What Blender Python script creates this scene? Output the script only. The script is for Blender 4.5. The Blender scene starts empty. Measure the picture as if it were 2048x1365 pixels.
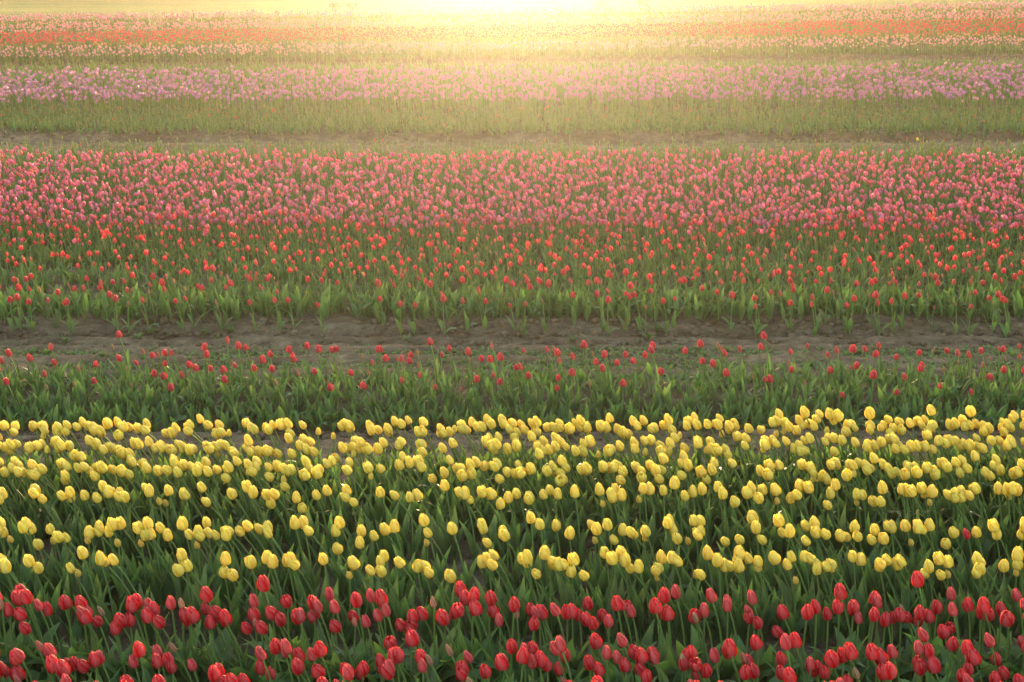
import bpy, math, random
import numpy as np
from mathutils import Vector, Matrix

random.seed(7)
RNG = np.random.default_rng(7)
S = bpy.context.scene
COL = S.collection

# ------------------------------------------------------------------ camera
F_PX, CX, CY = 3000.0, 1024.0, 682.5
HC = 3.5
PITCH = math.atan(932 / F_PX)
cam_d = bpy.data.cameras.new('camera')
cam_d.sensor_width = 36
cam_d.lens = 36 * F_PX / 2048
cam_d.clip_start, cam_d.clip_end = 0.1, 2000
cam_d.dof.use_dof = False
cam = bpy.data.objects.new('camera', cam_d)
cam.location = (0, 0, HC)
cam.rotation_euler = (math.pi / 2 - PITCH, 0, 0)
COL.objects.link(cam)
S.camera = cam

# ------------------------------------------------------------------ sky, sun, exposure
SUN_EL = math.radians(2.8)
W = bpy.data.worlds.new('World')
S.world = W
W.use_nodes = True
wn = W.node_tree.nodes
sky = wn.new('ShaderNodeTexSky')
sky.sky_type = 'NISHITA'
sky.sun_disc = False
sky.sun_elevation = SUN_EL
sky.sun_rotation = 0.0
W.node_tree.links.new(sky.outputs[0], wn['Background'].inputs[0])
wn['Background'].inputs[1].default_value = 0.15

sun_d = bpy.data.lights.new('sun', 'SUN')
sun_d.energy = .85
sun_d.angle = math.radians(3.0)
sun_d.color = (1.0, 0.76, 0.44)
sun = bpy.data.objects.new('sun', sun_d)
sun.location = (0, 60, 30)
sun.rotation_euler = (SUN_EL - math.pi / 2, 0, 0)      # shines from +Y, low, towards the camera
COL.objects.link(sun)

S.view_settings.view_transform = 'Standard'
S.view_settings.look = 'None'
S.view_settings.gamma = 1
S.view_settings.use_curve_mapping = False
S.view_settings.exposure = 3.85
S.cycles.use_denoising = True
S.cycles.max_bounces = 6
S.cycles.diffuse_bounces = 3
S.cycles.transmission_bounces = 4
S.cycles.volume_bounces = 0
S.cycles.sample_clamp_indirect = 6

# ------------------------------------------------------------------ ground shape
def smooth(t):
    t = np.clip(t, 0, 1)
    return t * t * (3 - 2 * t)

def slope(y):
    """The field rises a little with distance."""
    y = np.asarray(y, float)
    d = np.maximum(y - 23.0, 0)
    return np.where(d < 30, 0.024 * d * np.minimum(d / 6.0, 1.0), 0.024 * 30 + (d - 30) * 0.004)

def depth_at(py, h):
    """Distance Y at which the picture row py meets the ground plus h."""
    a = PITCH + math.atan((py - CY) / F_PX)
    t = math.tan(a)
    lo, hi = 1.0, 400.0
    for _ in range(60):
        m = (lo + hi) / 2
        if HC - t * m > float(slope(m)) + h:
            lo = m
        else:
            hi = m
    return lo

def ray_x(px, py, Y):
    dz = math.cos(PITCH) - (py - CY) / F_PX * -math.sin(PITCH) * -1
    dy = math.cos(PITCH) - (py - CY) / F_PX * math.sin(PITCH)
    return (px - CX) / F_PX * Y / dy

def line(yl, yr, h):
    """The straight ground line (a, b): Y = a + b x through the picture rows yl (left edge) and yr (right edge)."""
    Yl, Yr = depth_at(yl, h), depth_at(yr, h)
    xl, xr = ray_x(0, yl, Yl), ray_x(2048, yr, Yr)
    b = (Yr - Yl) / (xr - xl)
    return (Yl - b * xl, b)

def project(P):
    P = np.asarray(P, float)
    d = P - np.array([0, 0, HC])
    f = d[:, 1] * math.cos(PITCH) - d[:, 2] * math.sin(PITCH)
    u = d[:, 1] * math.sin(PITCH) + d[:, 2] * math.cos(PITCH)
    return CX + F_PX * d[:, 0] / f, CY - F_PX * u / f

def half_w(Y):
    return 0.3413 * (Y * 1.02 + 0.9) + (.9 if Y < 12 else .5)

# smooth value noise, numpy only
_T = np.random.default_rng(3).random((256, 256))
def vnoise(x, y):
    x = np.asarray(x, float); y = np.asarray(y, float)
    xi = np.floor(x).astype(int); yi = np.floor(y).astype(int)
    fx = x - xi; fy = y - yi
    fx = fx * fx * (3 - 2 * fx); fy = fy * fy * (3 - 2 * fy)
    g = lambda i, j: _T[(xi + i) & 255, (yi + j) & 255]
    return (g(0, 0) * (1 - fx) + g(1, 0) * fx) * (1 - fy) + (g(0, 1) * (1 - fx) + g(1, 1) * fx) * fy
def fbm(x, y, o=4):
    s = 0; a = 0.5
    for k in range(o):
        s = s + a * vnoise(x * 2 ** k + 17 * k, y * 2 ** k + 31 * k); a /= 2
    return s

# soil furrows: (front line, back line, depth)
FUR = [
    (line(862, 858, 0), line(815, 818, 0), 0.075),
    (line(692, 692, 0), line(645, 650, 0), 0.035),
    (line(286, 284, 0), line(271, 269, 0), 0.10),
    (line(131, 121, 0), line(122, 113, 0), 0.05),
]
def furrow_mask(x, y, i):
    (a0, b0), (a1, b1), d = FUR[i]
    wob = 0.08 * (fbm(x * 1.3 + 9 * i, y * 1.3, 3) - 0.5)
    return smooth((y - (a0 + b0 * x) + wob) / 0.14 + 0.5) * smooth(((a1 + b1 * x) + wob - y) / 0.2 + 0.5)
def zg(x, y):
    x = np.asarray(x, float); y = np.asarray(y, float)
    z = slope(y)
    for i, f in enumerate(FUR):
        z = z - f[2] * furrow_mask(x, y, i)
    return z
MEADOW = line(29, 3, 0.1)

# ------------------------------------------------------------------ mesh helpers
def to_mesh(name, V, T, attrs=None, mats=(), mi=None, smooth_on=True):
    me = bpy.data.meshes.new(name)
    V = np.asarray(V, np.float32); T = np.asarray(T, np.int32)
    me.vertices.add(len(V)); me.vertices.foreach_set('co', V.ravel())
    me.loops.add(T.size); me.loops.foreach_set('vertex_index', T.ravel())
    me.polygons.add(len(T))
    me.polygons.foreach_set('loop_start', np.arange(0, T.size, T.shape[1], dtype=np.int32))
    me.polygons.foreach_set('use_smooth', np.full(len(T), smooth_on))
    if mi is not None:
        me.polygons.foreach_set('material_index', np.asarray(mi, np.int32))
    for m in mats:
        me.materials.append(m)
    for k, A in (attrs or {}).items():
        A = np.asarray(A, np.float32)
        if A.ndim == 2:
            at = me.attributes.new(k, 'FLOAT_COLOR', 'POINT')
            if A.shape[1] == 3:
                A = np.concatenate([A, np.ones((len(A), 1), np.float32)], 1)
            at.data.foreach_set('color', A.ravel())
        else:
            at = me.attributes.new(k, 'FLOAT', 'POINT')
            at.data.foreach_set('value', A.ravel())
    me.update(calc_edges=True)
    me.validate()
    return me

def link(name, data, parent=None, **props):
    o = bpy.data.objects.new(name, data)
    COL.objects.link(o)
    if parent is not None:
        o.parent = parent
    for k, v in props.items():
        o[k] = v
    return o

class Geo:
    """A little bag of triangles with the two surface coordinates that the materials read."""
    def __init__(s):
        s.V = np.zeros((0, 3)); s.T = np.zeros((0, 3), int); s.u = np.zeros(0); s.v = np.zeros(0); s.c = np.zeros(0, int)
    def add(s, V, T, u, v, cls=0):
        n = len(s.V)
        s.V = np.concatenate([s.V, V]); s.T = np.concatenate([s.T, np.asarray(T, int) + n])
        s.u = np.concatenate([s.u, u]); s.v = np.concatenate([s.v, v]); s.c = np.concatenate([s.c, np.full(len(V), cls)])
        return s
    def join(s, g, M=None, t=None, cls=None):
        V = g.V
        if M is not None: V = V @ np.asarray(M).T
        if t is not None: V = V + np.asarray(t)
        n = len(s.V)
        s.V = np.concatenate([s.V, V]); s.T = np.concatenate([s.T, g.T + n])
        s.u = np.concatenate([s.u, g.u]); s.v = np.concatenate([s.v, g.v])
        s.c = np.concatenate([s.c, g.c if cls is None else np.full(len(V), cls)])
        return s
    def mesh(s, name, mat):
        return to_mesh(name, s.V, s.T, {'across': s.u, 'along': s.v}, (mat,))

def grid_tris(nr, nc, wrap=False):
    T = []
    for i in range(nr - 1):
        for j in range(nc if wrap else nc - 1):
            a, b = i * nc + j, i * nc + (j + 1) % nc
            c, d = a + nc, b + nc
            T += [(a, b, d), (a, d, c)]
    return T

# ------------------------------------------------------------------ plant pieces
_PS = [0, .08, .2, .4, .6, .8, .93, 1]
_PR = [.12, .56, .85, 1, .94, .72, .46, .25]
_PO = [0, 0, 0, .02, .12, .42, .70, .90]
_PZ = [0, .03, .13, .36, .58, .80, .94, 1]
_PA = [50, 58, 64, 66, 64, 56, 42, 9]
def petal(H, R, openness, phi, rmul=1.0, vs=(0, .08, .2, .42, .65, .85, 1), nu=5, seed=0, hm=1.0, amul=1.0):
    r_ = random.Random(seed)
    nv = len(vs); V = []; u_ = []; v_ = []
    wob = [r_.uniform(-.035, .035) for _ in range(6)]
    tipr = r_.uniform(-.1, .1)
    for s in vs:
        r = (np.interp(s, _PS, _PR) + openness * np.interp(s, _PS, _PO) + tipr * s * s) * R * rmul
        z = np.interp(s, _PS, _PZ) * H * hm - openness * .25 * H * s * s
        pa = math.radians(np.interp(s, _PS, _PA)) * amul
        for j in range(nu):
            u = -1 + 2 * j / (nu - 1)
            a = phi + pa * u
            rr = r * (1 + u * u * (.17 if u > 0 else -.06) + wob[j % 6] * s)
            rr *= 1 + .05 * (1 - abs(u)) * (s > .1)            # a slight keel
            V.append((rr * math.cos(a), rr * math.sin(a), z - .06 * H * u * u * s * (s > .5)))
            u_.append(u); v_.append(s)
    return np.array(V), grid_tris(nv, nu), np.array(u_), np.array(v_)

def tube(P, rad, n=5):
    P = np.asarray(P, float); V = []; v_ = []
    for i, p in enumerate(P):
        t = P[min(i + 1, len(P) - 1)] - P[max(i - 1, 0)]; t /= np.linalg.norm(t)
        a = np.cross(t, (0, 1, 0)); a /= np.linalg.norm(a); b = np.cross(t, a)
        r = rad[i] if hasattr(rad, '__len__') else rad
        for k in range(n):
            th = 2 * math.pi * k / n
            V.append(p + r * (math.cos(th) * a + math.sin(th) * b)); v_.append(i / (len(P) - 1))
    return np.array(V), grid_tris(len(P), n, True), np.full(len(V), 3.0), np.array(v_)

def bezier(p0, p1, p2, n):
    t = np.linspace(0, 1, n)[:, None]
    return (1 - t) ** 2 * np.array(p0) + 2 * t * (1 - t) * np.array(p1) + t * t * np.array(p2)

_LS = [0, .15, .35, .55, .75, .9, 1]
_LW = [.30, .66, 1, .92, .60, .26, .02]
def leaf(L, Wd, az, th0, curl, twist=0.0, fold=.45, base=(0, 0, 0), ns=7, flat=False, wave=0.0, r_=random):
    p = np.array(base, float); V = []; u_ = []; v_ = []
    out = np.array((math.cos(az), math.sin(az), 0)); side0 = np.array((-math.sin(az), math.cos(az), 0)); up = np.array((0, 0, 1.))
    ss = np.linspace(0, 1, ns); ph = r_.uniform(0, 6)
    for i, s in enumerate(ss):
        th = th0 + curl * s ** 2
        t = math.sin(th) * out + math.cos(th) * up
        nrm = math.cos(th) * out - math.sin(th) * up
        if i: p = p + t * L / (ns - 1)
        tw = twist * s
        sd = math.cos(tw) * side0 + math.sin(tw) * nrm
        nn = math.cos(tw) * nrm - math.sin(tw) * side0
        w = Wd / 2 * np.interp(s, _LS, _LW)
        f = fold * (1 - .55 * s)
        lift = -nn * w * f
        wv = nn * wave * w * math.sin(ph + 7 * s)
        cols = [(-1, p - sd * w + lift + wv), (1, p + sd * w + lift - wv)] if flat else [(-1, p - sd * w + lift + wv), (0, p), (1, p + sd * w + lift - wv)]
        for u, q in cols:
            V.append(q); u_.append(u); v_.append(s)
    return np.array(V), grid_tris(ns, 2 if flat else 3), np.array(u_), np.array(v_)

# ------------------------------------------------------------------ materials
def nodes_of(name):
    m = bpy.data.materials.new(name); m.use_nodes = True
    nt = m.node_tree; nt.nodes.clear()
    out = nt.nodes.new('ShaderNodeOutputMaterial')
    N = lambda t, **k: _mk(nt, t, k)
    return m, nt, out, N, nt.links.new
def _mk(nt, t, k):
    n = nt.nodes.new(t)
    for a, b in k.items(): setattr(n, a, b)
    return n
def attr(N, name, what='Fac'):
    return N('ShaderNodeAttribute', attribute_name=name).outputs[what]
def mixc(N, L, fac, a, b, mode='MIX'):
    n = N('ShaderNodeMix', data_type='RGBA', blend_type=mode)
    for sock, val in ((n.inputs[0], fac), (n.inputs[6], a), (n.inputs[7], b)):
        if isinstance(val, (int, float)): sock.default_value = val
        elif isinstance(val, tuple): sock.default_value = (*val, 1) if len(val) == 3 else val
        else: L(val, sock)
    return n.outputs[2]
def math_(N, L, op, a, b=None, clamp=False):
    n = N('ShaderNodeMath', operation=op, use_clamp=clamp)
    for s, v in ((n.inputs[0], a), (n.inputs[1], b)):
        if v is None: continue
        if isinstance(v, (int, float)): s.default_value = v
        else: L(v, s)
    return n.outputs[0]
def ramp(N, L, fac, stops):
    n = N('ShaderNodeValToRGB'); L(fac, n.inputs[0])
    e = n.color_ramp.elements
    while len(e) < len(stops): e.new(.5)
    for el, (p, c) in zip(e, stops): el.position = p; el.color = (*c, 1)
    return n.outputs[0]

def petal_material(name, tint_from_object, pale, pale_amt, edge_from, base_col, transl=.45, edge=None):
    """Tulip petal: the tint, a paler bloom (on yellow, painted sky light) down the middle, streaks along the petal and another colour at the base."""
    m, nt, out, N, L = nodes_of(name)
    tint = N('ShaderNodeObjectInfo').outputs['Color'] if tint_from_object else attr(N, 'tint', 'Color')
    u, v = attr(N, 'across'), attr(N, 'along')
    au = math_(N, L, 'ABSOLUTE', u)
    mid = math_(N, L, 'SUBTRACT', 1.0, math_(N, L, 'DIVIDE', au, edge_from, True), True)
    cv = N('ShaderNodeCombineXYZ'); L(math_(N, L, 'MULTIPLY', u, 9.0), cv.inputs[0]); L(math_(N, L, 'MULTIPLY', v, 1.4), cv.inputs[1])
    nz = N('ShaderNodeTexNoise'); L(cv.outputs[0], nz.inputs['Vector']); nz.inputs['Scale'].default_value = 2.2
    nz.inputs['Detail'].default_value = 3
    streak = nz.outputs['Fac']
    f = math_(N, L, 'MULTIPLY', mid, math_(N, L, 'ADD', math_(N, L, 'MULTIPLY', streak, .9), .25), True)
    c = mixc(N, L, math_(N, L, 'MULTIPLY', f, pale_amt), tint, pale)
    low = math_(N, L, 'SUBTRACT', 1.0, math_(N, L, 'DIVIDE', v, .22, True), True)
    c = mixc(N, L, math_(N, L, 'MULTIPLY', low, .55), c, base_col)
    if edge:
        e = math_(N, L, 'MULTIPLY', math_(N, L, 'SUBTRACT', au, .70, True), 2.6, True)
        c = mixc(N, L, e, c, edge)
    c = mixc(N, L, math_(N, L, 'MULTIPLY', streak, .5), c, (.80, .74, .72), 'MULTIPLY')
    p = N('ShaderNodeBsdfPrincipled'); L(c, p.inputs['Base Color']); p.inputs['Roughness'].default_value = .5
    p.inputs['Specular IOR Level'].default_value = .16
    t = N('ShaderNodeBsdfTranslucent'); L(c, t.inputs['Color'])
    bp = N('ShaderNodeBump'); L(streak, bp.inputs['Height']); bp.inputs['Strength'].default_value = .5; bp.inputs['Distance'].default_value = .014
    L(bp.outputs[0], p.inputs['Normal'])
    mx = N('ShaderNodeMixShader'); mx.inputs[0].default_value = transl
    L(p.outputs[0], mx.inputs[1]); L(t.outputs[0], mx.inputs[2]); L(mx.outputs[0], out.inputs[0])
    return m

def leaf_material(name, tint_from_object, transl=.42, rough=.48):
    m, nt, out, N, L = nodes_of(name)
    tint = N('ShaderNodeObjectInfo').outputs['Color'] if tint_from_object else attr(N, 'tint', 'Color')
    u, v = attr(N, 'across'), attr(N, 'along')
    cv = N('ShaderNodeCombineXYZ'); L(math_(N, L, 'MULTIPLY', u, 8.0), cv.inputs[0]); L(math_(N, L, 'MULTIPLY', v, 1.2), cv.inputs[1])
    nz = N('ShaderNodeTexNoise'); L(cv.outputs[0], nz.inputs['Vector']); nz.inputs['Scale'].default_value = 2.0; nz.inputs['Detail'].default_value = 3
    tc = N('ShaderNodeNewGeometry')
    n2 = N('ShaderNodeTexNoise'); L(tc.outputs['Position'], n2.inputs['Vector']); n2.inputs['Scale'].default_value = 9
    c = mixc(N, L, math_(N, L, 'MULTIPLY', nz.outputs['Fac'], .5), tint, (.60, .66, .62), 'MULTIPLY')
    c = mixc(N, L, math_(N, L, 'MULTIPLY', n2.outputs['Fac'], .35), c, (.10, .145, .065))
    tip = math_(N, L, 'MULTIPLY', math_(N, L, 'SUBTRACT', v, .9, True), 5.0, True)
    c = mixc(N, L, math_(N, L, 'MULTIPLY', tip, .5), c, (.16, .15, .06))
    c = mixc(N, L, math_(N, L, 'GREATER_THAN', u, 2.0), c, mixc(N, L, .5, tint, (.17, .23, .08)))       # the stem is paler than the leaves
    p = N('ShaderNodeBsdfPrincipled'); L(c, p.inputs['Base Color']); p.inputs['Roughness'].default_value = rough
    p.inputs['Specular IOR Level'].default_value = .22
    tcol = mixc(N, L, .75, c, (1.0, 1.15, .42), 'MULTIPLY')
    sc = mixc(N, L, 1.0, tcol, (1.7, 1.7, 1.7), 'MULTIPLY')
    t = N('ShaderNodeBsdfTranslucent'); L(sc, t.inputs['Color'])
    mx = N('ShaderNodeMixShader'); mx.inputs[0].default_value = transl
    L(p.outputs[0], mx.inputs[1]); L(t.outputs[0], mx.inputs[2]); L(mx.outputs[0], out.inputs[0])
    return m

YEL_PALE, YEL_BASE = (.94, .84, .38), (.62, .36, .03)  # the pale yellow paints sky light onto the petals
RED_PALE, RED_BASE = (.68, .20, .22), (.50, .13, .10)
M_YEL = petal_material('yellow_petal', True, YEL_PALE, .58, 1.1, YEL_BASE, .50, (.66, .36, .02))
M_RED = petal_material('red_petal', True, RED_PALE, .75, .80, RED_BASE, .50, (.42, .003, .006))
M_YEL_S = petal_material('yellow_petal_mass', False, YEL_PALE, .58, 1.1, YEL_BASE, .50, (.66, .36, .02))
M_RED_S = petal_material('red_petal_mass', False, RED_PALE, .75, .80, RED_BASE, .50, (.42, .003, .006))
M_PINK_S = petal_material('pink_petal_mass', False, (.80, .45, .52), .45, 1.0, (.62, .30, .30), .42)
M_PINK = petal_material('pink_petal', True, (.80, .45, .52), .45, 1.0, (.62, .30, .30), .42)
M_BUD_S = petal_material('bud_petal_mass', False, (.30, .34, .15), .4, 1.0, (.10, .16, .05), .4)
M_LEAF = leaf_material('tulip_leaf', True)
M_LEAF_S = leaf_material('tulip_leaf_mass', False)

def soil_material():
    m, nt, out, N, L = nodes_of('field_soil')
    g = N('ShaderNodeNewGeometry')
    pos = g.outputs['Position']
    mp = N('ShaderNodeMapping'); L(pos, mp.inputs['Vector']); mp.inputs['Scale'].default_value = (1, 2.2, 1)
    def noise(scale, detail, vec=pos, rough=.6):
        n = N('ShaderNodeTexNoise'); L(vec, n.inputs['Vector']); n.inputs['Scale'].default_value = scale
        n.inputs['Detail'].default_value = detail; n.inputs['Roughness'].default_value = rough
        return n.outputs['Fac']
    big, med, fine = noise(.9, 4, mp.outputs[0]), noise(9, 8, pos, .7), noise(45, 6, pos, .7)
    c = ramp(N, L, med, [(.3, (.10, .067, .041)), (.52, (.185, .13, .082)), (.72, (.30, .22, .145))])
    c = mixc(N, L, math_(N, L, 'MULTIPLY', fine, .7), c, (.5, .45, .42), 'MULTIPLY')
    damp = ramp(N, L, big, [(.40, (1, 1, 1)), (.62, (.65, .60, .56))])
    c = mixc(N, L, 1.0, c, damp, 'MULTIPLY')
    # a thin film of moss and sprouting weeds on parts of the soil
    moss = math_(N, L, 'MULTIPLY', math_(N, L, 'SUBTRACT', noise(2.3, 5, mp.outputs[0]), .5, True), 3.0, True)
    c = mixc(N, L, math_(N, L, 'MULTIPLY', moss, .55), c, (.085, .095, .04))
    # beyond the last bed the ground is meadow: grass, its streaks painting sunlight between tree shadows
    md = attr(N, 'meadow')
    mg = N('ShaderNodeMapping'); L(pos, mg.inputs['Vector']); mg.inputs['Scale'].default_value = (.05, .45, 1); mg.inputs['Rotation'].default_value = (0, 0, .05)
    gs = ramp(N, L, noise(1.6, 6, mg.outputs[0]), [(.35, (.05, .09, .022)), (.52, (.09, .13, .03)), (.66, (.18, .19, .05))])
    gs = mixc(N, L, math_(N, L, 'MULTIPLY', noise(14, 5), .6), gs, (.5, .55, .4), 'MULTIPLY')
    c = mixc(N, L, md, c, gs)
    p = N('ShaderNodeBsdfPrincipled'); L(c, p.inputs['Base Color']); p.inputs['Roughness'].default_value = .95
    p.inputs['Specular IOR Level'].default_value = .1
    hsum = math_(N, L, 'ADD', math_(N, L, 'MULTIPLY', med, .6), math_(N, L, 'MULTIPLY', fine, .4))
    bp = N('ShaderNodeBump'); L(hsum, bp.inputs['Height']); bp.inputs['Strength'].default_value = 1.0; bp.inputs['Distance'].default_value = .07
    L(bp.outputs[0], p.inputs['Normal'])
    L(p.outputs[0], out.inputs[0])
    return m
M_SOIL = soil_material()

# ------------------------------------------------------------------ ground: one sheet out to the horizon
def spread(lo, mid0, mid1, hi, fine, grow):
    a = list(np.arange(mid0, mid1, fine)); s = fine
    while a[-1] < hi: s *= grow; a.append(a[-1] + s)
    s = fine
    while a[0] > lo: s *= grow; a.insert(0, a[0] - s)
    return np.array(a)
xs = spread(-420, -6.5, 6.5, 420, .055, 1.09)
ys = np.concatenate([spread(-30, 4.8, 4.81, 4.82, .05, 1.25)[:-1], np.arange(4.8, 12.2, .045), np.arange(12.2, 46, .12)])
tail = [46.0]; s_ = .12
while tail[-1] < 900: s_ *= 1.11; tail.append(tail[-1] + s_)
ys = np.unique(np.concatenate([ys, tail]))
GX, GY = np.meshgrid(xs, ys)
gx, gy = GX.ravel(), GY.ravel()
gz = zg(gx, gy)
near = np.clip(1 - (gy - 14) / 20, .15, 1) * (np.abs(gx) < 40)
gz = gz + near * (.05 * (fbm(gx * 2.2, gy * 3.0, 3) - .45) + .06 * (fbm(gx * 9, gy * 13, 4) - .45) + .012 * np.sin(gy * 21 + 3 * fbm(gx * .4, gy, 2)))
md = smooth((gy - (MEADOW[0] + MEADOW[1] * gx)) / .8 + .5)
und = np.sin((gy + 1.2 * fbm(gx * .05, gy * .08, 2) * 14) * .75) * .07 + .10 * (fbm(gx * .03, gy * .35, 3) - .45)  # ridges shaped so the low sun draws light and dark streaks
gz = gz + md * np.clip((gy - 40) / 4, 0, 1) * und
nc, nr = len(xs), len(ys)
I = np.arange(nr * nc).reshape(nr, nc)
Q = np.stack([I[:-1, :-1], I[:-1, 1:], I[1:, 1:], I[1:, :-1]], -1).reshape(-1, 4)
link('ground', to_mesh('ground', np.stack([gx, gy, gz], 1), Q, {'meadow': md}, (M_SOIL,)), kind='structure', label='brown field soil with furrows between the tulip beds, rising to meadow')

# ------------------------------------------------------------------ haze: added air volume, its low-sun scattering stands in for lens glare
m, nt, out, N, L = nodes_of('glow_haze')
vol = N('ShaderNodeVolumePrincipled')
vol.inputs['Color'].default_value = (1.0, .93, .80, 1)
vol.inputs['Density'].default_value = .0012
vol.inputs['Anisotropy'].default_value = .933
L(vol.outputs[0], out.inputs['Volume'])
zt, zb = 6.2, -2.0
bx = [(-700, -60), (700, -60), (700, 1100), (-700, 1100)]
HV = [(x, y, zb) for x, y in bx] + [(x, y, zt) for x, y in bx]
HQ = [(0, 3, 2, 1), (4, 5, 6, 7), (0, 1, 5, 4), (1, 2, 6, 5), (2, 3, 7, 6), (3, 0, 4, 7)]
link('haze', to_mesh('haze', HV, HQ, None, (m,), smooth_on=False), kind='stuff', label='thin haze added over the tulip field to carry the sun glow')

# ------------------------------------------------------------------ tulip prototypes
def head_frame(d, spin):
    z = np.array(d, float); z /= np.linalg.norm(z)
    x = np.cross((0, 1, 0), z); x /= np.linalg.norm(x); y = np.cross(z, x)
    c, s = math.cos(spin), math.sin(spin)
    return np.stack([c * x + s * y, -s * x + c * y, z], 1)

HI = (0, .08, .2, .42, .65, .85, 1); MID = (0, .15, .45, .8, 1)
class Tulip:
    """One tulip pattern: stem, leaves and a bloom of six petals; the parts in their own coordinates, so that they serve both single tulips and merged beds."""
    def __init__(s, h, H, R, openness, lean, leaves, leaf_L, leaf_W, state, seed, lod=0, th=(.08, .35), curl=(.1, .7), bent=.12, n_stem=6):
        r = random.Random(seed); s.state = state; s.h = h
        lx, ly = lean
        top = np.array((lx, ly, h))
        P = bezier((0, 0, 0), (lx * .12, ly * .12, h * .62), top, n_stem)
        s.stem = Geo().add(*tube(P, np.linspace(.0052, .0042, len(P)) * (1 if lod == 0 else 1.2), 5 if lod == 0 else 3))
        d = top - np.array((lx * .30, ly * .3, h * .55)); d /= np.linalg.norm(d)
        d = d + np.array((r.uniform(-.22, .10), r.uniform(-.15, .15), 0)) * (lod < 2)
        s.M = head_frame(d, r.uniform(0, 6.28)); s.top = top
        vs, nu = ((HI, 5), (MID, 3), ((0, .3, .7, 1), 3))[lod]
        s.petals = []; s.inner = Geo()
        for k in range(3):
            s.petals.append(Geo().add(*petal(H, R, openness + r.uniform(-.03, .07), k * 2.0944, 1.0, vs, nu, seed * 7 + k, r.uniform(.95, 1.02))))
        if lod < 2:
            for k in range(3):
                s.inner.add(*petal(H, R, openness * .9 + r.uniform(-.02, .05), k * 2.0944 + 1.047, .90, vs, nu, seed * 7 + 3 + k, r.uniform(.95, 1.04)))
            if openness > .3 and lod == 0:          # the pistil shows in an open flower
                s.inner.add(*tube([(0, 0, .004), (0, 0, H * .30), (0, 0, H * .42)], [.004, .005, .007], 5))
        s.leaves = []
        ph = r.uniform(0, 6.28)
        for k in range(leaves):
            az = ph + k * 2.4 + r.uniform(-.4, .4)
            L_ = leaf_L * r.uniform(.72, 1.08) * (1 - .08 * k)
            b = P[min(len(P) - 1, k % 2)] * .35 * (k > 0)
            cu = r.uniform(*curl)
            if r.random() < bent: cu = r.uniform(1.3, 2.3)
            s.leaves.append(Geo().add(*leaf(L_, leaf_W * r.uniform(.75, 1.15) * (1 - .1 * k), az, r.uniform(*th), cu, r.uniform(-.9, .9), r.uniform(.25, .6), b, (7, 5, 3)[lod], lod == 2, .25 if lod == 0 else .1, r)))
    def whole(s, bloom=True):
        g = Geo().join(s.stem, cls=0)
        for l in s.leaves: g.join(l, cls=0)
        if bloom:
            for p in s.petals + [s.inner]:
                if len(p.V): g.join(p, s.M, s.top, cls=1)
        return g

def srgb(r, g, b):
    f = lambda c: (c / 255 / 12.92) if c / 255 <= .04045 else ((c / 255 + .055) / 1.055) ** 2.4
    return (f(r), f(g), f(b))

def jit(c, a, r=random):
    k = 1 + r.uniform(-a, a)
    return tuple(min(1, max(0, v * k * (1 + r.uniform(-a, a) * .5))) for v in c)

# merged beds ------------------------------------------------------------
class Mass:
    """Many alike plants joined into one object of kind stuff."""
    def __init__(s): s.V = []; s.T = []; s.u = []; s.v = []; s.c = []; s.mi = []; s.n = 0
    def put(s, geos, X, Y, Z, rot, scl, bloom_tint, leaf_tint, which=None, flat=1.0):
        n = len(X)
        if n == 0: return
        which = RNG.integers(0, len(geos), n) if which is None else which
        for k, g in enumerate(geos):
            q = np.nonzero(which == k)[0]
            if len(q) == 0 or len(g.V) == 0: continue
            ca, sa = np.cos(rot[q])[:, None], np.sin(rot[q])[:, None]; sc = scl[q][:, None]
            vx, vy, vz = g.V[:, 0][None], g.V[:, 1][None], g.V[:, 2][None]
            P = np.stack([(ca * vx - sa * vy) * sc + X[q][:, None], (sa * vx + ca * vy) * sc + Y[q][:, None], vz * sc + Z[q][:, None]], -1)
            m_ = len(g.V)
            s.V.append(P.reshape(-1, 3).astype(np.float32))
            s.T.append((g.T[None] + (np.arange(len(q)) * m_)[:, None, None] + s.n).reshape(-1, 3))
            s.u.append(np.tile(g.u, len(q))); s.v.append(np.tile(g.v, len(q)))
            col = np.where(g.c[None, :, None] == 1, bloom_tint[q][:, None, :], leaf_tint[q][:, None, :])
            s.c.append(col.reshape(-1, 3))
            s.mi.append(np.tile(g.c[g.T[:, 0]], len(q)))
            s.n += len(q) * m_
    def build(s, name, label, mats):
        if not s.V: return
        me = to_mesh(name, np.concatenate(s.V), np.concatenate(s.T), {'across': np.concatenate(s.u), 'along': np.concatenate(s.v), 'tint': np.concatenate(s.c)}, mats, np.concatenate(s.mi))
        return link(name, me, kind='stuff', label=label)

def tints(n, base, spread_, alt=None, alt_share=0.0, groups=None):
    c = np.array(base)[None] * (1 + RNG.uniform(-spread_, spread_, (n, 1))) * (1 + RNG.uniform(-spread_, spread_, (n, 3)) * .45)
    if alt is not None:
        k = RNG.random(n) < alt_share
        c[k] = np.array(alt)[None] * (1 + RNG.uniform(-spread_, spread_, (k.sum(), 1)))
    return np.clip(c, 0, 1)

LEAF_DARK = (.066, .110, .037)
LEAF_MID = (.084, .134, .040)
LEAF_PALE = (.096, .138, .040)  # a lighter, yellower leaf green

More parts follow.
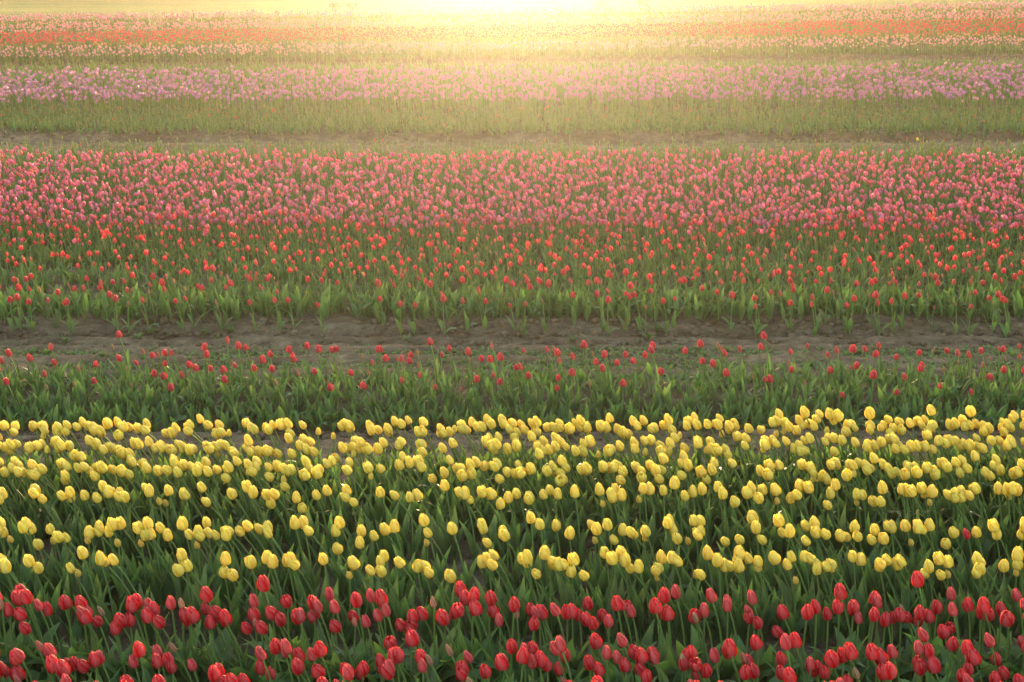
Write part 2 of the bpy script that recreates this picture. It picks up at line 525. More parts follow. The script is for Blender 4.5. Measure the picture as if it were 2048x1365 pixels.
# single tulips ------------------------------------------------------------
_ORD = ['', 'first', 'second', 'third', 'fourth', 'fifth', 'sixth', 'seventh', 'eighth', 'ninth', 'tenth', 'eleventh', 'twelfth', 'thirteenth', 'fourteenth',
        'fifteenth', 'sixteenth', 'seventeenth', 'eighteenth', 'nineteenth']
_TENS = {2: 'twent', 3: 'thirt', 4: 'fort', 5: 'fift', 6: 'sixt', 7: 'sevent', 8: 'eight', 9: 'ninet'}
def ordinal(n):
    if n < 20: return _ORD[n]
    t, u = divmod(n, 10)
    return _TENS[t] + ('ieth' if u == 0 else 'y-' + _ORD[u])

class Kind:
    """Prototype tulips of one kind, built once as objects with parts and copied for every single tulip."""
    def __init__(s, name, category, mat, tulips, full=True):
        s.name, s.cat, s.tulips, s.full = name, category, tulips, full
        s.parts = []
        for t in tulips:
            p = [('stem', t.stem.mesh('stem', M_LEAF), None)]
            p += [('leaf', l.mesh('leaf', M_LEAF), None) for l in t.leaves]
            if full:
                bloom = ('bloom', t.inner.mesh('bloom', mat), [g.mesh('petal', mat) for g in t.petals])
            else:
                g = Geo().join(t.inner)
                for q in t.petals: g.join(q)
                bloom = ('bloom', g.mesh('bloom', mat), [])
            p.append(bloom); s.parts.append(p)
        s.first = [None] * len(tulips)
    def place(s, k, loc, rot, scl, tint, leaf_tint, label, group):
        t = s.tulips[k]
        if s.first[k] is None:
            root = bpy.data.objects.new(s.name, None); root.empty_display_size = .05; COL.objects.link(root)
            kids = []
            for nm, me, sub in s.parts[k]:
                o = link(nm, me, root)
                subs = []
                if nm == 'bloom':
                    o.matrix_local = Matrix.Translation(Vector(t.top)) @ Matrix(t.M.tolist()).to_4x4()
                    subs = [link('petal', q, o) for q in sub]
                kids.append((o, subs))
            s.first[k] = (root, kids)
        else:
            r0, k0 = s.first[k]
            root = r0.copy(); COL.objects.link(root); kids = []
            for o0, subs0 in k0:
                o = o0.copy(); o.parent = root; COL.objects.link(o); subs = []
                for q0 in subs0:
                    q = q0.copy(); q.parent = o; COL.objects.link(q); subs.append(q)
                kids.append((o, subs))
        root.location = loc; root.rotation_euler = (0, 0, rot); root.scale = (scl,) * 3
        for o, subs in kids:
            o.color = (*tint, 1) if o.name.startswith('bloom') else (*jit(leaf_tint, .12), 1)
            for q in subs: q.color = (*jit(tint, .05), 1)
        root['label'] = label; root['category'] = s.cat; root['group'] = group
        return root

def row_x(Y, density, clump=.55, seed=0, extra=0.0):
    """Positions along a row, a little clumped."""
    r = np.random.default_rng(seed); hw = half_w(Y) + extra
    x = np.arange(-hw, hw, 1 / density)
    x = x + r.uniform(-.5, .5, len(x)) * 1.1 / density
    keep = r.random(len(x)) < 1 - clump * smooth((vnoise(x * 1.9 + seed * 7.3, np.full(len(x), seed * 3.1)) - .35) / .35)
    return x[keep]

def plant_row(kind, mass, row, spec):
    """One row of a bed: tulips in view become things of their own, those beyond the picture's sides join the bed."""
    a, b = row['line']
    r = random.Random(row['seed'])
    X = row_x(a, row['density'], row.get('clump', .5), row['seed'])
    Yj = np.array([r.gauss(0, row.get('jy', .05)) for _ in X])
    Y = a + b * X + Yj
    Z = zg(X, Y) - .008
    cand = []
    for i in range(len(X)):
        c = r.choices(range(len(kind.tulips)), [spec['weight'](t) for t in kind.tulips])[0]
        t = kind.tulips[c]
        rot = r.gauss(0, row.get('rot', .35)); scl = r.uniform(*row.get('scale', (.9, 1.12)))
        ca, sa = math.cos(rot), math.sin(rot)
        tip = np.array((X[i] + scl * (ca * t.top[0] - sa * t.top[1]), Y[i] + scl * (sa * t.top[0] + ca * t.top[1]), Z[i] + scl * (t.top[2] + .03)))
        cand.append((i, c, rot, scl, tip))
    px, py = project([q[4] for q in cand])
    order = [j for j in np.argsort(px) if -12 < px[j] < 2060 and py[j] < 1392]
    seen = set(order); n = len(order)
    for rank, j in enumerate(order):
        i, c, rot, scl, tip = cand[j]
        t = kind.tulips[c]
        lean = math.degrees(math.atan2(math.cos(rot) * t.top[0] - math.sin(rot) * t.top[1], t.h))
        how = spec['how'](t, lean, scl)
        side = f'{ordinal(rank + 1)} from the left' if rank < (n + 1) // 2 else f'{ordinal(n - rank)} from the right'
        if n == 1: side = 'only one'
        label = f"{how}, {side}, {row['where']}"
        kind.place(c, (X[i], Y[i], Z[i]), rot, scl, spec['tint'](t, r), jit(spec['leaf'], .2, r), label, row['group'])
    rest = [q for j, q in enumerate(cand) if j not in seen]
    if rest:
        idx = np.array([q[0] for q in rest])
        mass.put([t.whole() for t in kind.tulips], X[idx], Y[idx], Z[idx], np.array([q[2] for q in rest]), np.array([q[3] for q in rest]),
                 np.array([spec['tint'](kind.tulips[q[1]], r) for q in rest]), tints(len(rest), spec['leaf'], .18), np.array([q[1] for q in rest]))
    return n

counts = {}
# ---- yellow tulips
def yellow_set(lod, n, seed0):
    out = []
    for i in range(n):
        r = random.Random(seed0 + i)
        st = 'bud' if i % 9 == 8 else ('drooping' if i % 4 == 1 else 'full')
        H = {'bud': .046, 'drooping': .066, 'full': .066}[st] * r.uniform(.90, 1.10)
        h = {'bud': .355, 'drooping': .385, 'full': .40}[st] * r.uniform(.965, 1.035)
        lx = {'bud': -.05, 'drooping': -.155, 'full': -.085}[st] + r.uniform(-.05, .06)
        out.append(Tulip(h, H, H * r.uniform(.315, .365), r.choice((0, .02, .05, .06, .10, .15, .28)), (lx, r.uniform(-.06, .05)), 3, .31, .058, st, seed0 + i, lod, th=(.05, .30), curl=(.05, .55)))
    return out
Y_PROTO = yellow_set(0, 14, 100)
K_YEL = Kind('yellow_tulip', 'tulip', M_YEL, Y_PROTO)
YELLOW = (.88, .68, .055)
def lean_word(l): return 'bent left' if l < -24 else 'leaning left' if l < -9 else 'leaning right' if l > 6 else 'upright'
def size_word(s): return 'small ' if s < .95 else 'large ' if s > 1.06 else ''
SP_YEL = dict(weight=lambda t: 1.0 if t.state != 'bud' else .7, tint=lambda t, r: jit(YELLOW if t.state != 'bud' else (.72, .47, .03), .07, r), leaf=LEAF_DARK,
              how=lambda t, l, s: f"{size_word(s)}{'half grown ' if t.state == 'bud' else ''}yellow tulip {lean_word(l)}")
YROWS = [(1130, 1128, 'front yellow row'), (1064, 1060, 'second yellow row'), (988, 990, 'third yellow row'),
         (937, 938, None), (893, 890, None), (857, 850, None)]
mass_y = Mass(); Y_STUFF = [t.whole() for t in yellow_set(0, 14, 150)]
for k, (yl, yr, where) in enumerate(YROWS):
    ln = line(yl, yr, .41)
    if where:
        counts[where] = plant_row(K_YEL, mass_y, dict(line=ln, seed=11 + k, density=30.5, clump=.45, jy=.03, rot=.28, scale=(.94, 1.06), where=where, group='yellow tulips of the yellow bed'), SP_YEL)
    else:
        X = row_x(ln[0], 41, .42, 11 + k); n = len(X)
        Y = ln[0] + ln[1] * X + RNG.normal(0, .026, n)
        mass_y.put(Y_STUFF, X, Y, zg(X, Y) - .008, RNG.normal(0, .35, n), RNG.uniform(.94, 1.03, n), tints(n, YELLOW, .07), tints(n, LEAF_DARK, .18))
# a few taller ones stand up over the back row towards the right
tx = np.array([ray_x(p, 820, 8.3) for p in (1655, 1703, 1722, 1786, 1905, 1995)]); ty = np.full(6, 8.32)
mass_y.put(Y_STUFF[:6], tx, ty, zg(tx, ty), np.zeros(6), np.full(6, 1.12), tints(6, YELLOW, .05), tints(6, LEAF_DARK, .1), np.arange(6))
mass_y.build('yellow_tulip_bed', 'back rows of yellow tulips in front of the brown furrow', (M_LEAF_S, M_YEL_S))

# ---- large red tulips in front
def red_set(lod, n, seed0):
    out = []
    for i in range(n):
        r = random.Random(seed0 + i)
        st = ('full', 'full', 'full', 'slim', 'full', 'open', 'full', 'bud', 'slim')[i % 9]
        H = {'full': .070, 'slim': .065, 'open': .066, 'bud': .053}[st] * r.uniform(.94, 1.07)
        R = H * {'full': .345, 'slim': .285, 'open': .38, 'bud': .22}[st] * r.uniform(.95, 1.06)
        op = {'full': r.uniform(.0, .10), 'slim': 0, 'open': r.uniform(.3, .6), 'bud': -.12}[st]
        out.append(Tulip(.37 * r.uniform(.92, 1.1), H, R, op, (r.uniform(-.09, .03), r.uniform(-.05, .04)), 3, .29, .074, st, seed0 + i, lod, th=(.1, .45), curl=(.15, .9), bent=.25))
    return out
R_PROTO = red_set(0, 18, 300)
K_RED = Kind('red_tulip', 'tulip', M_RED, R_PROTO)
RED = (.66, .012, .018)
def red_tint(t, r):
    if t.state == 'bud': return jit(r.choice([(.50, .20, .14), (.42, .28, .16), (.34, .32, .16)]), .1, r)
    if t.state == 'slim': return jit((.60, .060, .065), .1, r)
    return jit(RED, .12, r)
_ST = {'full': '', 'slim': 'slender ', 'open': 'wide open ', 'bud': 'pale '}
SP_RED = dict(weight=lambda t: {'full': 1, 'slim': .9, 'open': .45, 'bud': .5}[t.state], tint=red_tint, leaf=(.088, .144, .045),
              how=lambda t, l, s: f"{size_word(s)}{_ST[t.state]}red tulip{' bud' if t.state == 'bud' else ''} {lean_word(l)}")
mass_r = Mass()
for k, (yl, yr, where) in enumerate([(1402, 1400, 'frontmost red row'), (1316, 1318, 'middle red row'), (1216, 1222, 'back red row')]):
    counts[where] = plant_row(K_RED, mass_r, dict(line=line(yl, yr, .40), seed=31 + k, density=38, clump=.36, jy=.06, scale=(.92, 1.1), where=where, group='large red tulips in front of the yellow bed'), SP_RED)
lnf = line(1480, 1478, .40)
X = row_x(lnf[0], 20, .3, 37); n = len(X); Y = lnf[0] + RNG.normal(0, .05, n)
mass_r.put([t.whole() for t in R_PROTO], X, Y, zg(X, Y), RNG.normal(0, .4, n), RNG.uniform(.8, .92, n), tints(n, RED, .12), tints(n, LEAF_MID, .15))
mass_r.build('red_tulip_bed', 'red tulips running on past the sides of the front bed', (M_LEAF_S, M_RED_S))

# ---- short coral red tulips
def coral_set(lod, n, seed0, hh=.262):
    out = []
    for i in range(n):
        r = random.Random(seed0 + i)
        st = ('full', 'slim', 'full', 'bud', 'full', 'slim', 'bud', 'full', 'slim', 'bud')[i % 10]
        H = {'full': .056, 'slim': .053, 'bud': .047}[st] * r.uniform(.92, 1.1)
        R = H * {'full': .37, 'slim': .28, 'bud': .21}[st] * r.uniform(.95, 1.06)
        out.append(Tulip(hh * r.uniform(.85, 1.12), H, R, {'full': r.uniform(.0, .12), 'slim': 0, 'bud': -.12}[st], (r.uniform(-.055, .015), r.uniform(-.03, .03)), 2, .19, .046, st, seed0 + i, lod,
                         th=(.05, .5), curl=(.1, .8), bent=.12, n_stem=5))
    return out
C_PROTO = coral_set(1, 16, 500)
K_COR = Kind('coral_tulip', 'tulip', M_RED, C_PROTO, full=False)
PINK = (.58, .06, .135)
def pink_tint(t, r, red=.14):
    q = r.random()
    return jit((.62, .055, .055) if q < red else (.58, .11, .24) if q < .40 else PINK, .12, r)
CORAL = (.64, .036, .045)
def coral_tint(t, r):
    if t.state == 'bud': return jit(r.choice([(.50, .17, .10), (.40, .26, .13), (.26, .26, .09)]), .1, r)
    if t.state == 'slim': return jit((.62, .085, .065), .12, r)
    return jit(CORAL, .12, r)
_SC = {'full': '', 'slim': 'slender ', 'bud': 'pale '}
def coral_spec(leaf_c, wb=.7):
    return dict(weight=lambda t: {'full': 1, 'slim': .8, 'bud': wb}[t.state], tint=coral_tint, leaf=leaf_c,
                how=lambda t, l, s: f"{size_word(s) if t.state != 'bud' else ''}{_SC[t.state]}coral red tulip{' bud' if t.state == 'bud' else ''} {lean_word(l)}")
mass_c = Mass()
C_LEAFY = [t.whole(False) for t in coral_set(2, 16, 560, .2)]
C_ALL = [t.whole() for t in coral_set(2, 16, 500)]
def foliage(mass, geos, Y0, Y1, dens, leaf_c, spread_=.2, scale=(.8, 1.15), b=(0, 0), hole=None, margin=0):
    """Plants in leaf, thickly, between two lines of the field."""
    ym = max(Y0, Y1); hw = half_w(ym) + margin
    n = int(2 * hw * abs(Y1 - Y0) * dens)
    X = RNG.uniform(-hw, hw, n); t = RNG.random(n)
    Y = (Y0 + b[0] * X) * (1 - t) + (Y1 + b[1] * X) * t
    if hole is not None:
        k = ~hole(X, Y); X, Y = X[k], Y[k]; n = len(X)
    mass.put(geos, X, Y, zg(X, Y) - .008, RNG.uniform(0, 6.28, n), RNG.uniform(*scale, n), np.zeros((n, 3)), tints(n, leaf_c, spread_))
    return X, Y

SL = [line(748, 748, .25), line(724, 722, .25), line(703, 704, .25)]
for k, ln in enumerate(SL):
    where = ('front', 'middle', 'back')[k] + ' row of narrow strip'
    counts[where] = plant_row(K_COR, mass_c, dict(line=ln, seed=51 + k, density=(9.5, 9.5, 9)[k], clump=.45, jy=.07, rot=.5, scale=(.84, 1.1), where=where, group='coral red tulips of the narrow strip'), coral_spec(LEAF_MID))
foliage(mass_c, C_LEAFY, SL[0][0] - .22, SL[2][0] + .05, 130, LEAF_MID, .22, (.65, 1.0))

# the big bed: coral rows in front, pink rows behind
BED_F = line(641, 646, 0)
CY_ROWS = [(598, 600), (580, 584), (561, 566), (543, 548), (527, 531), (512, 516), (497, 501), (484, 487), (471, 474), (459, 462), (447, 450), (437, 440)]
def notch(x, y):
    px = CX + F_PX * x / (y * 1.02); return (px < 330) & (y > 12.3) & (y < 12.62)
def notch2(x, y):
    px = CX + F_PX * x / (y * 1.02); return (px < 300) & (y > 13.25) & (y < 13.5)
SPB = coral_spec(LEAF_PALE)
for k, (yl, yr) in enumerate(CY_ROWS):
    ln = line(yl, yr, .25)
    dens = 7.5 + .6 * k
    if k < 3:
        where = ('front', 'second', 'third')[k] + ' row of wide bed'
        counts[where] = plant_row(K_COR, mass_c, dict(line=ln, seed=71 + k, density=dens * 1.15, clump=.35, jy=.06, rot=.5, scale=(.84, 1.1), where=where, group='coral red tulips along the front of the wide bed'), SPB)
    else:
        X = row_x(ln[0], dens * 1.45, .4, 71 + k); n = len(X); Y = ln[0] + ln[1] * X + RNG.normal(0, .07, n)
        keep = ~(notch(X, Y) | notch2(X, Y)); X, Y = X[keep], Y[keep]; n = len(X)
        which = RNG.integers(0, 16, n); rr = random.Random(900 + k)
        mass_c.put(C_ALL, X, Y, zg(X, Y) - .008, RNG.normal(0, .5, n), RNG.uniform(.78, 1.05, n), np.array([pink_tint(None, rr) if rr.random() < (k - 6) * .09 else coral_tint(C_PROTO[w], rr) for w in which]), tints(n, LEAF_PALE, .2), which)
hole = lambda x, y: notch(x, y) | notch2(x, y)
C0, C1 = BED_F[0] + .12, line(437, 440, .25)[0] + .1
foliage(mass_c, C_LEAFY, C0, C1, 88, LEAF_PALE, .25, (.75, 1.15), hole=hole)
mass_c.build('coral_tulip_bed', 'coral red tulips and their leaves filling the front half of the wide bed', (M_LEAF_S, M_RED_S))

# ---- pink tulips
def pink_set(lod, n, seed0, hh=.25, H0=.052, leaves=2, lw=.032, ll=.19):
    out = []
    for i in range(n):
        r = random.Random(seed0 + i)
        st = ('full', 'slim', 'full', 'slim')[i % 4]
        H = {'full': .060, 'slim': .056}[st] / .06 * H0 * 1.02 * r.uniform(.92, 1.1)
        R = H * {'full': .37, 'slim': .29}[st] * r.uniform(.95, 1.06)
        out.append(Tulip(hh * r.uniform(.85, 1.12), H, R, r.uniform(0, .08) if st == 'full' else -.03, (r.uniform(-.06, .02), r.uniform(-.03, .03)), leaves, ll, lw, st, seed0 + i, lod, th=(.05, .6), curl=(.1, .9), n_stem=4))
    return out
P_PROTO = pink_set(1, 12, 700)
K_PNK = Kind('pink_tulip', 'tulip', M_PINK, P_PROTO, full=False)
SP_PNK = dict(weight=lambda t: 1, tint=pink_tint, leaf=LEAF_MID, how=lambda t, l, s: f"{size_word(s)}{'slender ' if t.state == 'slim' else ''}pink tulip {lean_word(l)}")
mass_p = Mass(); P_ALL = [t.whole() for t in pink_set(2, 20, 740)]; P_LEAFY = [t.whole(False) for t in pink_set(1, 12, 780, .2)]
PY = np.concatenate([np.linspace(442, 306, 28)])
for k, y in enumerate(PY):
    ln = line(y, y + 4, .27)
    dens = 11.5
    if k < 3:
        where = ('front', 'second', 'third')[k] + ' pink row'
        counts[where] = plant_row(K_PNK, mass_p, dict(line=ln, seed=91 + k, density=dens * 1.2, clump=.35, jy=.06, rot=.5, where=where, group='pink tulips along the front of the pink area'), SP_PNK)
    else:
        X = row_x(ln[0], dens * 1.7, .42, 91 + k); n = len(X); Y = ln[0] + ln[1] * X + RNG.normal(0, .08, n); rr = random.Random(950 + k)
        mass_p.put(P_ALL, X, Y, zg(X, Y) - .008, RNG.normal(0, .5, n), RNG.uniform(.85, 1.12, n), np.array([pink_tint(None, rr, max(.1, .42 - .05 * k)) for _ in range(n)]), tints(n, LEAF_MID, .2))
P0, P1 = line(442, 446, .27)[0], line(304, 308, .27)[0]
foliage(mass_p, P_LEAFY, P0, P1 + .2, 40, LEAF_MID, .22, (.8, 1.1))
mass_p.build('pink_tulip_bed', 'pink tulips filling the back half of the wide bed', (M_LEAF_S, M_PINK_S))

# ---- far bands, from front to back
def far_set(n, seed0, hh, H0, Rr=.42, leaves=3, ll=.17, lw=.03, th=(.05, .5), curl=(.1, .7), op=0.0):
    return [Tulip(hh * random.Random(seed0 + i).uniform(.88, 1.1), H0 * random.Random(seed0 + 50 + i).uniform(.85, 1.12), H0 * Rr, op, (random.Random(seed0 + 90 + i).uniform(-.04, .02), 0),
                  leaves, ll, lw, 'far', seed0 + i, 2, th, curl, n_stem=3).whole() for i in range(n)]
def band(name, label, Y0, Y1, geos, dens, tint, leaf_c, mat, b=(0, 0), spread_=.12, alt=None, alt_share=0, extra=None, patch=0.0):
    ms = Mass()
    hw = half_w(max(Y0, Y1)) + .3
    n = int(2 * hw * abs(Y1 - Y0) * dens)
    X = RNG.uniform(-hw, hw, n); t = RNG.random(n); Y = (Y0 + b[0] * X) * (1 - t) + (Y1 + b[1] * X) * t
    if patch:
        k = RNG.random(n) > patch * smooth((fbm(X * .5, Y * 1.6, 3) - .42) / .2); X, Y = X[k], Y[k]; n = len(X)
    ms.put(geos, X, Y, zg(X, Y) - .01, RNG.normal(0, .8, n), RNG.uniform(.85, 1.12, n), tints(n, tint, spread_, alt, alt_share), tints(n, leaf_c, .2))
    if extra: extra(ms)
    ms.build(name, label, (M_LEAF_S, mat))

def b_of(yl, yr, h): return line(yl, yr, h)[1]
bud_near = far_set(10, 1050, .22, .042, .22, op=-.22)
# buds behind the pink
q0, q1 = P1 + .15, line(281, 281, .22)[0]
band('green_tulip_bed', 'green budding tulips behind the pink ones, before the furrow', q0, q1 - .05, bud_near, 110, (.20, .24, .07), LEAF_PALE, M_BUD_S, alt=(.55, .08, .05), alt_share=.05)
# green bed beyond the furrow
q0, q1 = line(266, 264, 0)[0] - .18, line(214, 214, .16)[0]
band('budding_tulip_bed', 'green bed of tulip buds with a few red flowers beyond the furrow', q0, q1, far_set(10, 1100, .155, .040, .24, 3, .17, .04, op=-.22), 110, (.17, .22, .07), (.095, .15, .05), M_BUD_S, alt=(.55, .10, .05), alt_share=.055)
# lilac pink band
l0 = line(200, 196, .29); l1 = line(143, 130, .29)
band('lilac_tulip_bed', 'broad band of lilac pink tulips', l0[0], l1[0], far_set(12, 1200, .29, .053, .44, 2, .19), 70, (.38, .135, .25), LEAF_MID, M_PINK_S, b=(l0[1], l1[1]), alt=(.35, .13, .31), alt_share=.4, patch=.25)
g0 = l1[0] + .25; g1 = line(125, 116, .14)
band('leafy_tulip_bed', 'light green leafy strip behind the lilac band', g0, g1[0], far_set(8, 1300, .14, .03, .25, 2, .16, .045, op=-.2), 75, (.22, .26, .08), (.11, .16, .045), M_BUD_S, b=(l1[1], g1[1]))
d0 = FUR[3][1]; d1 = line(108, 90, .14)
band('dark_leafy_tulip_bed', 'dark green leafy strip dotted with white beyond the far furrow', d0[0] + .0, d1[0] + .35, far_set(8, 1400, .14, .034, .3), 75, (.16, .20, .09), (.07, .115, .045), M_PINK_S, b=(d0[1], d1[1]), alt=(.75, .72, .62), alt_share=.05)
def far_band(name, label, yl0, yr0, yl1, yr1, h, dens, tint, mat, leaf_c=LEAF_MID, **k):
    a, b = line(yl0, yr0, h), line(yl1, yr1, h)
    band(name, label, a[0], b[0], far_set(8, 1500 + int(yl0), h, .038, .46, 1, h * .8, .04), dens * 1.2, tint, leaf_c, mat, b=(a[1], b[1]), **k)
far_band('pale_pink_tulip_bed', 'thin band of pale pink tulips below the red band', 107, 88, 96, 72, .2, 75, (.58, .26, .30), M_PINK_S, alt=(.62, .30, .20), alt_share=.3)
far_band('mixed_tulip_bed', 'thin green strip with small orange and yellow tulips', 95, 71, 88, 65, .17, 70, (.60, .34, .06), M_RED_S, LEAF_PALE, alt=(.2, .26, .07), alt_share=.6)
far_band('far_red_tulip_bed', 'far band of bright red tulips', 87, 64, 65, 38, .2, 85, (.60, .03, .05), M_RED_S, alt=(.62, .07, .09), alt_share=.3)
far_band('salmon_tulip_bed', 'far band of salmon pink tulips behind the red one', 64, 36, 47, 20, .2, 70, (.62, .20, .22), M_PINK_S, alt=(.60, .26, .34), alt_share=.3)
far_band('far_leafy_tulip_bed', 'far narrow dark green strip', 46, 19, 42, 16, .10, 70, (.1, .14, .05), M_RED_S, LEAF_DARK)
far_band('rose_tulip_bed', 'furthest band of rose pink tulips along the meadow', 41, 15, 29, 4, .2, 70, (.58, .16, .27), M_PINK_S, alt=(.60, .25, .34), alt_share=.3)

# ---- extra leafy shoots between the near rows
LEAFY_Y = [t.whole(False) for t in yellow_set(0, 8, 1700)]
LEAFY_R = [t.whole(False) for t in red_set(0, 8, 1750)]
def shoots_only(ts):
    out = []
    for t in ts:
        g = Geo()
        for l in t.leaves: g.join(l, cls=0)
        out.append(g)
    return out
LY, LR = shoots_only(yellow_set(0, 8, 1700)), shoots_only(red_set(0, 8, 1750))
mass_l = Mass()
foliage(mass_l, LY, line(1150, 1150, .40)[0], line(850, 846, .41)[0], 38, LEAF_DARK, .25, (.75, 1.02))
foliage(mass_l, LR, line(1480, 1480, .40)[0], line(1216, 1222, .40)[0] + .06, 42, (.088, .144, .045), .25, (.75, 1.05))
# the leafy front flanks of the narrow strip and the wide bed
CF = shoots_only(coral_set(1, 12, 1790, .22))
foliage(mass_l, CF, BED_F[0] + .06, BED_F[0] + .42, 190, LEAF_MID, .22, (.95, 1.3))
foliage(mass_l, CF, SL[0][0] - .3, SL[0][0] + .1, 200, LEAF_MID, .22, (.75, 1.1))
mass_l.build('tulip_foliage', 'leafy tulip shoots standing between the rows', (M_LEAF_S, M_RED_S))

# ---- low weeds behind the narrow strip, and tufts on the soil path
def rosette(n, r0, seed, up=(.5, 1.3)):
    r = random.Random(seed); g = Geo()
    for k in range(n):
        g.add(*leaf(r0 * r.uniform(.6, 1.2), r0 * r.uniform(.25, .45), r.uniform(0, 6.28), r.uniform(*up), r.uniform(0, .6), 0, .2, (0, 0, 0), 3, True, 0, r))
    return g
WEED = [rosette(5, .034, 1800 + k) for k in range(8)]
mass_w = Mass()
foliage(mass_w, WEED, line(775, 775, 0)[0], line(695, 692, 0)[0], 1400, (.10, .135, .045), .35, (.4, 1.5))
GRS = [rosette(9, .10, 1850 + k, (.1, .8)) for k in range(6)]
foliage(mass_w, GRS, line(770, 770, 0)[0], line(697, 694, 0)[0], 22, (.09, .13, .045), .3, (.3, .7))
TUFT = [rosette(16, .09, 1830 + k, (.1, 1.0)) for k in range(5)]
n = 60; p0, p1 = line(690, 690, 0)[0], line(650, 652, 0)[0]
X = RNG.uniform(-6, 6, n); Y = RNG.uniform(p0, p1, n)
k_ = vnoise(X * 1.2, Y * 2) > .62; X, Y = X[k_], Y[k_]; n = len(X)
mass_w.put(TUFT, X, Y, zg(X, Y), RNG.uniform(0, 6.28, n), RNG.uniform(.4, 1.0, n), np.zeros((n, 3)), tints(n, (.09, .12, .045), .2))
foliage(mass_w, WEED, p0, p1, 5, (.09, .12, .045), .25, (.4, 1.1))
mass_w.build('weeds', 'low green weeds behind the narrow strip and on the path', (M_LEAF_S, M_RED_S))

# ---- clods of soil
def clod(seed):
    r = random.Random(seed); t = (1 + 5 ** .5) / 2
    V = np.array([(-1, t, 0), (1, t, 0), (-1, -t, 0), (1, -t, 0), (0, -1, t), (0, 1, t), (0, -1, -t), (0, 1, -t), (t, 0, -1), (t, 0, 1), (-t, 0, -1), (-t, 0, 1)], float) / 1.9
    V = V * np.array([[r.uniform(.65, 1.2)] for _ in V]) * np.array((1.2, 1, .65))
    T = [(0, 11, 5), (0, 5, 1), (0, 1, 7), (0, 7, 10), (0, 10, 11), (1, 5, 9), (5, 11, 4), (11, 10, 2), (10, 7, 6), (7, 1, 8), (3, 9, 4), (3, 4, 2), (3, 2, 6), (3, 6, 8), (3, 8, 9), (4, 9, 5), (2, 4, 11), (6, 2, 10), (8, 6, 7), (9, 8, 1)]
    g = Geo(); return g.add(V, T, np.zeros(12), np.zeros(12))
CL = [clod(1900 + k) for k in range(8)]
mass_s = Mass()
def clods(py0, py1, dens, lo=.006, hi=.03):
    y0, y1 = line(py0, py0, 0)[0], line(py1, py1, 0)[0]
    hw = half_w(y1); n = int(2 * hw * abs(y1 - y0) * dens)
    X = RNG.uniform(-hw, hw, n); Y = RNG.uniform(y0, y1, n)
    sc = lo + (hi - lo) * RNG.random(n) ** 4
    mass_s.put(CL, X, Y, zg(X, Y) + .004, RNG.uniform(0, 6.28, n), sc, np.zeros((n, 3)), np.zeros((n, 3)))
clods(905, 812, 420, .004, .034); clods(700, 640, 520, .005, .042); clods(288, 264, 120, .01, .04); clods(1365, 905, 70)
mass_s.build('soil_clods', 'crumbly brown clods of soil in the furrows', (M_SOIL, M_SOIL))

# ---- strays: one yellow tulip by the far furrow, one red among the yellow
def single(kind, k, px, py, h, scl, tint, label, group, lf=LEAF_MID, rot=0.0):
    Y = depth_at(py, h); x = ray_x(px, py, Y)
    t = kind.tulips[k]
    x -= scl * t.top[0]; Y -= scl * t.top[1]
    kind.place(k, (x, Y, float(zg(x, Y)) - .005), rot, scl, tint, lf, label, group)
single(K_YEL, 0, 1836, 279, .30, .72, YELLOW, 'lone yellow tulip standing by the far brown furrow', 'stray tulips')
single(K_RED, 3, 1936, 1085, .36, .95, RED, 'single red tulip standing among the yellow tulips', 'stray tulips')
single(K_RED, 0, 530, 1170, .48, 1.15, RED, 'tall red tulip standing up alone above the back red row before the yellow bed', 'stray tulips')
single(K_RED, 4, 40, 1180, .47, 1.13, RED, 'tall red tulip rising over the back red row near its left end', 'stray tulips')

# ---- small things beyond the last band, on the meadow's edge
def meadow_spot(px, py, extra):
    Y = MEADOW[0] + extra; 
    for _ in range(5): x = ray_x(px, py, Y); Y = MEADOW[0] + MEADOW[1] * x + extra
    return x, Y, float(zg(x, Y))
def plain(name, col, rough=.8):
    m, nt, out, N, L = nodes_of(name)
    g = N('ShaderNodeNewGeometry'); nz = N('ShaderNodeTexNoise'); L(g.outputs['Position'], nz.inputs['Vector']); nz.inputs['Scale'].default_value = 30
    c = mixc(N, L, math_(N, L, 'MULTIPLY', nz.outputs['Fac'], .5), col, tuple(v * .55 for v in col))
    p = N('ShaderNodeBsdfPrincipled'); L(c, p.inputs['Base Color']); p.inputs['Roughness'].default_value = rough; L(p.outputs[0], out.inputs[0])
    return m
M_BUSH = plain('brown_bush_leaves', (.16, .085, .05)); M_TWIG = plain('bush_twigs', (.09, .06, .04))
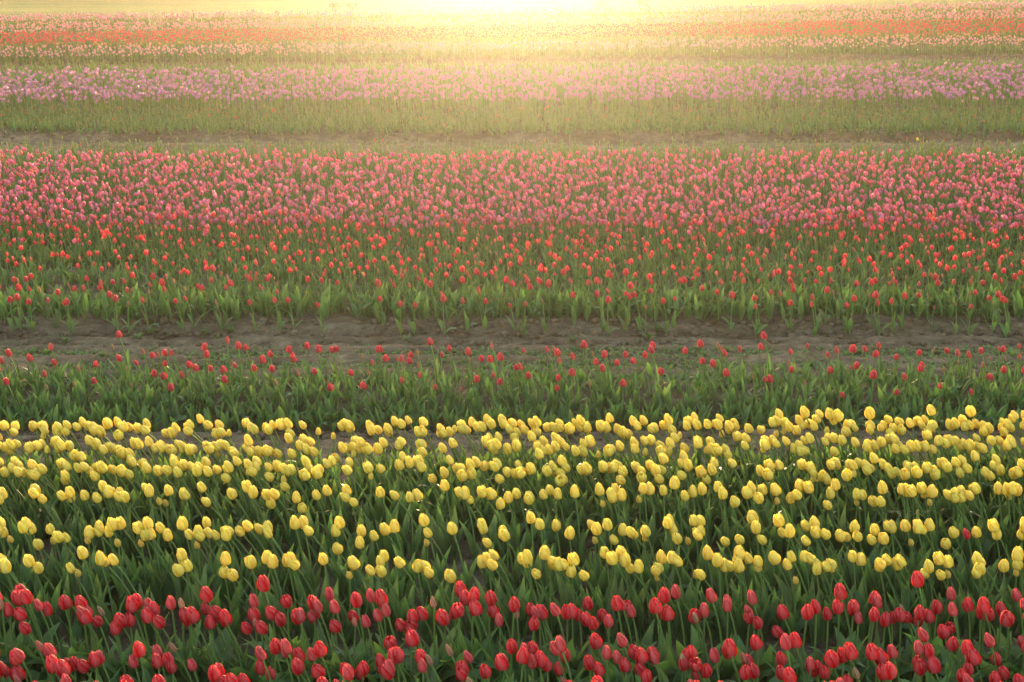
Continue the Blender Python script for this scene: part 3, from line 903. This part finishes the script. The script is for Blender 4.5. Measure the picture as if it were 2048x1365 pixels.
def bush(px, label, w):
    x, y, z = meadow_spot(px, 14, .5)
    r = random.Random(int(px)); root = link('bush', None); root.location = (x, y, z)
    root['label'] = label; root['category'] = 'bush'; root['group'] = 'brown bushes on the meadow edge'
    g = Geo()
    for k in range(170):
        a, b_ = r.uniform(0, 6.28), r.uniform(-.5, 1.0); q = r.uniform(.75, 1.0); cb = math.sqrt(max(0, 1 - b_ * b_))
        g.add(*leaf(.05, .035, r.uniform(0, 6.28), r.uniform(.3, 1.7), .4, 0, .3, (w * .5 * q * cb * math.cos(a), w * .5 * q * cb * math.sin(a), .13 + .08 * q * b_), 3, True, 0, r))
    link('crown', g.mesh('crown', M_BUSH), root)
    t = Geo()
    for k in range(5):
        a = k * 1.256; t.add(*tube([(0, 0, -.02), (.04 * math.cos(a), .04 * math.sin(a), .06), (w * .3 * math.cos(a), w * .3 * math.sin(a), .14)], [.012, .008, .004], 5))
    link('trunk', t.mesh('trunk', M_TWIG), root)
bush(670, 'round brown bush on the meadow edge, the darker of the pair', .29)
bush(704, 'round brown bush on the meadow edge, the one closer to the sun glow', .28)
def tub(px, col, label, w, h):
    x, y, z = meadow_spot(px, 8, .5)
    mt = plain('tub_' + str(int(px)), col, .6)
    root = link('tub', None); root.location = (x, y, z); root['label'] = label; root['category'] = 'tub'; root['group'] = 'tubs on the meadow edge'
    def lathe(prof, n=20):
        V = [(r_ * math.cos(2 * math.pi * k / n), r_ * math.sin(2 * math.pi * k / n), zz) for r_, zz in prof for k in range(n)]
        return Geo().add(np.array(V), grid_tris(len(prof), n, True), np.zeros(len(V)), np.zeros(len(V)))
    R = w / 2
    link('body', lathe([(R * .9, 0), (R, h * .2), (R, h * .62), (R * .98, h * .66)]).mesh('body', mt), root)
    link('lid', lathe([(R * 1.03, h * .64), (R * 1.03, h * .69), (R * .96, h * .76), (R * .75, h * .90), (R * .4, h * .98), (.004, h)]).mesh('lid', mt), root)
tub(1171, (.30, .27, .28), 'grey round-topped tub on the meadow edge', .26, .30)
tub(1205, (.62, .17, .11), 'salmon red round-topped tub beside the grey one', .25, .36)
tub(1286, (.62, .15, .09), 'salmon red round-topped tub standing apart from the other tubs', .26, .42)
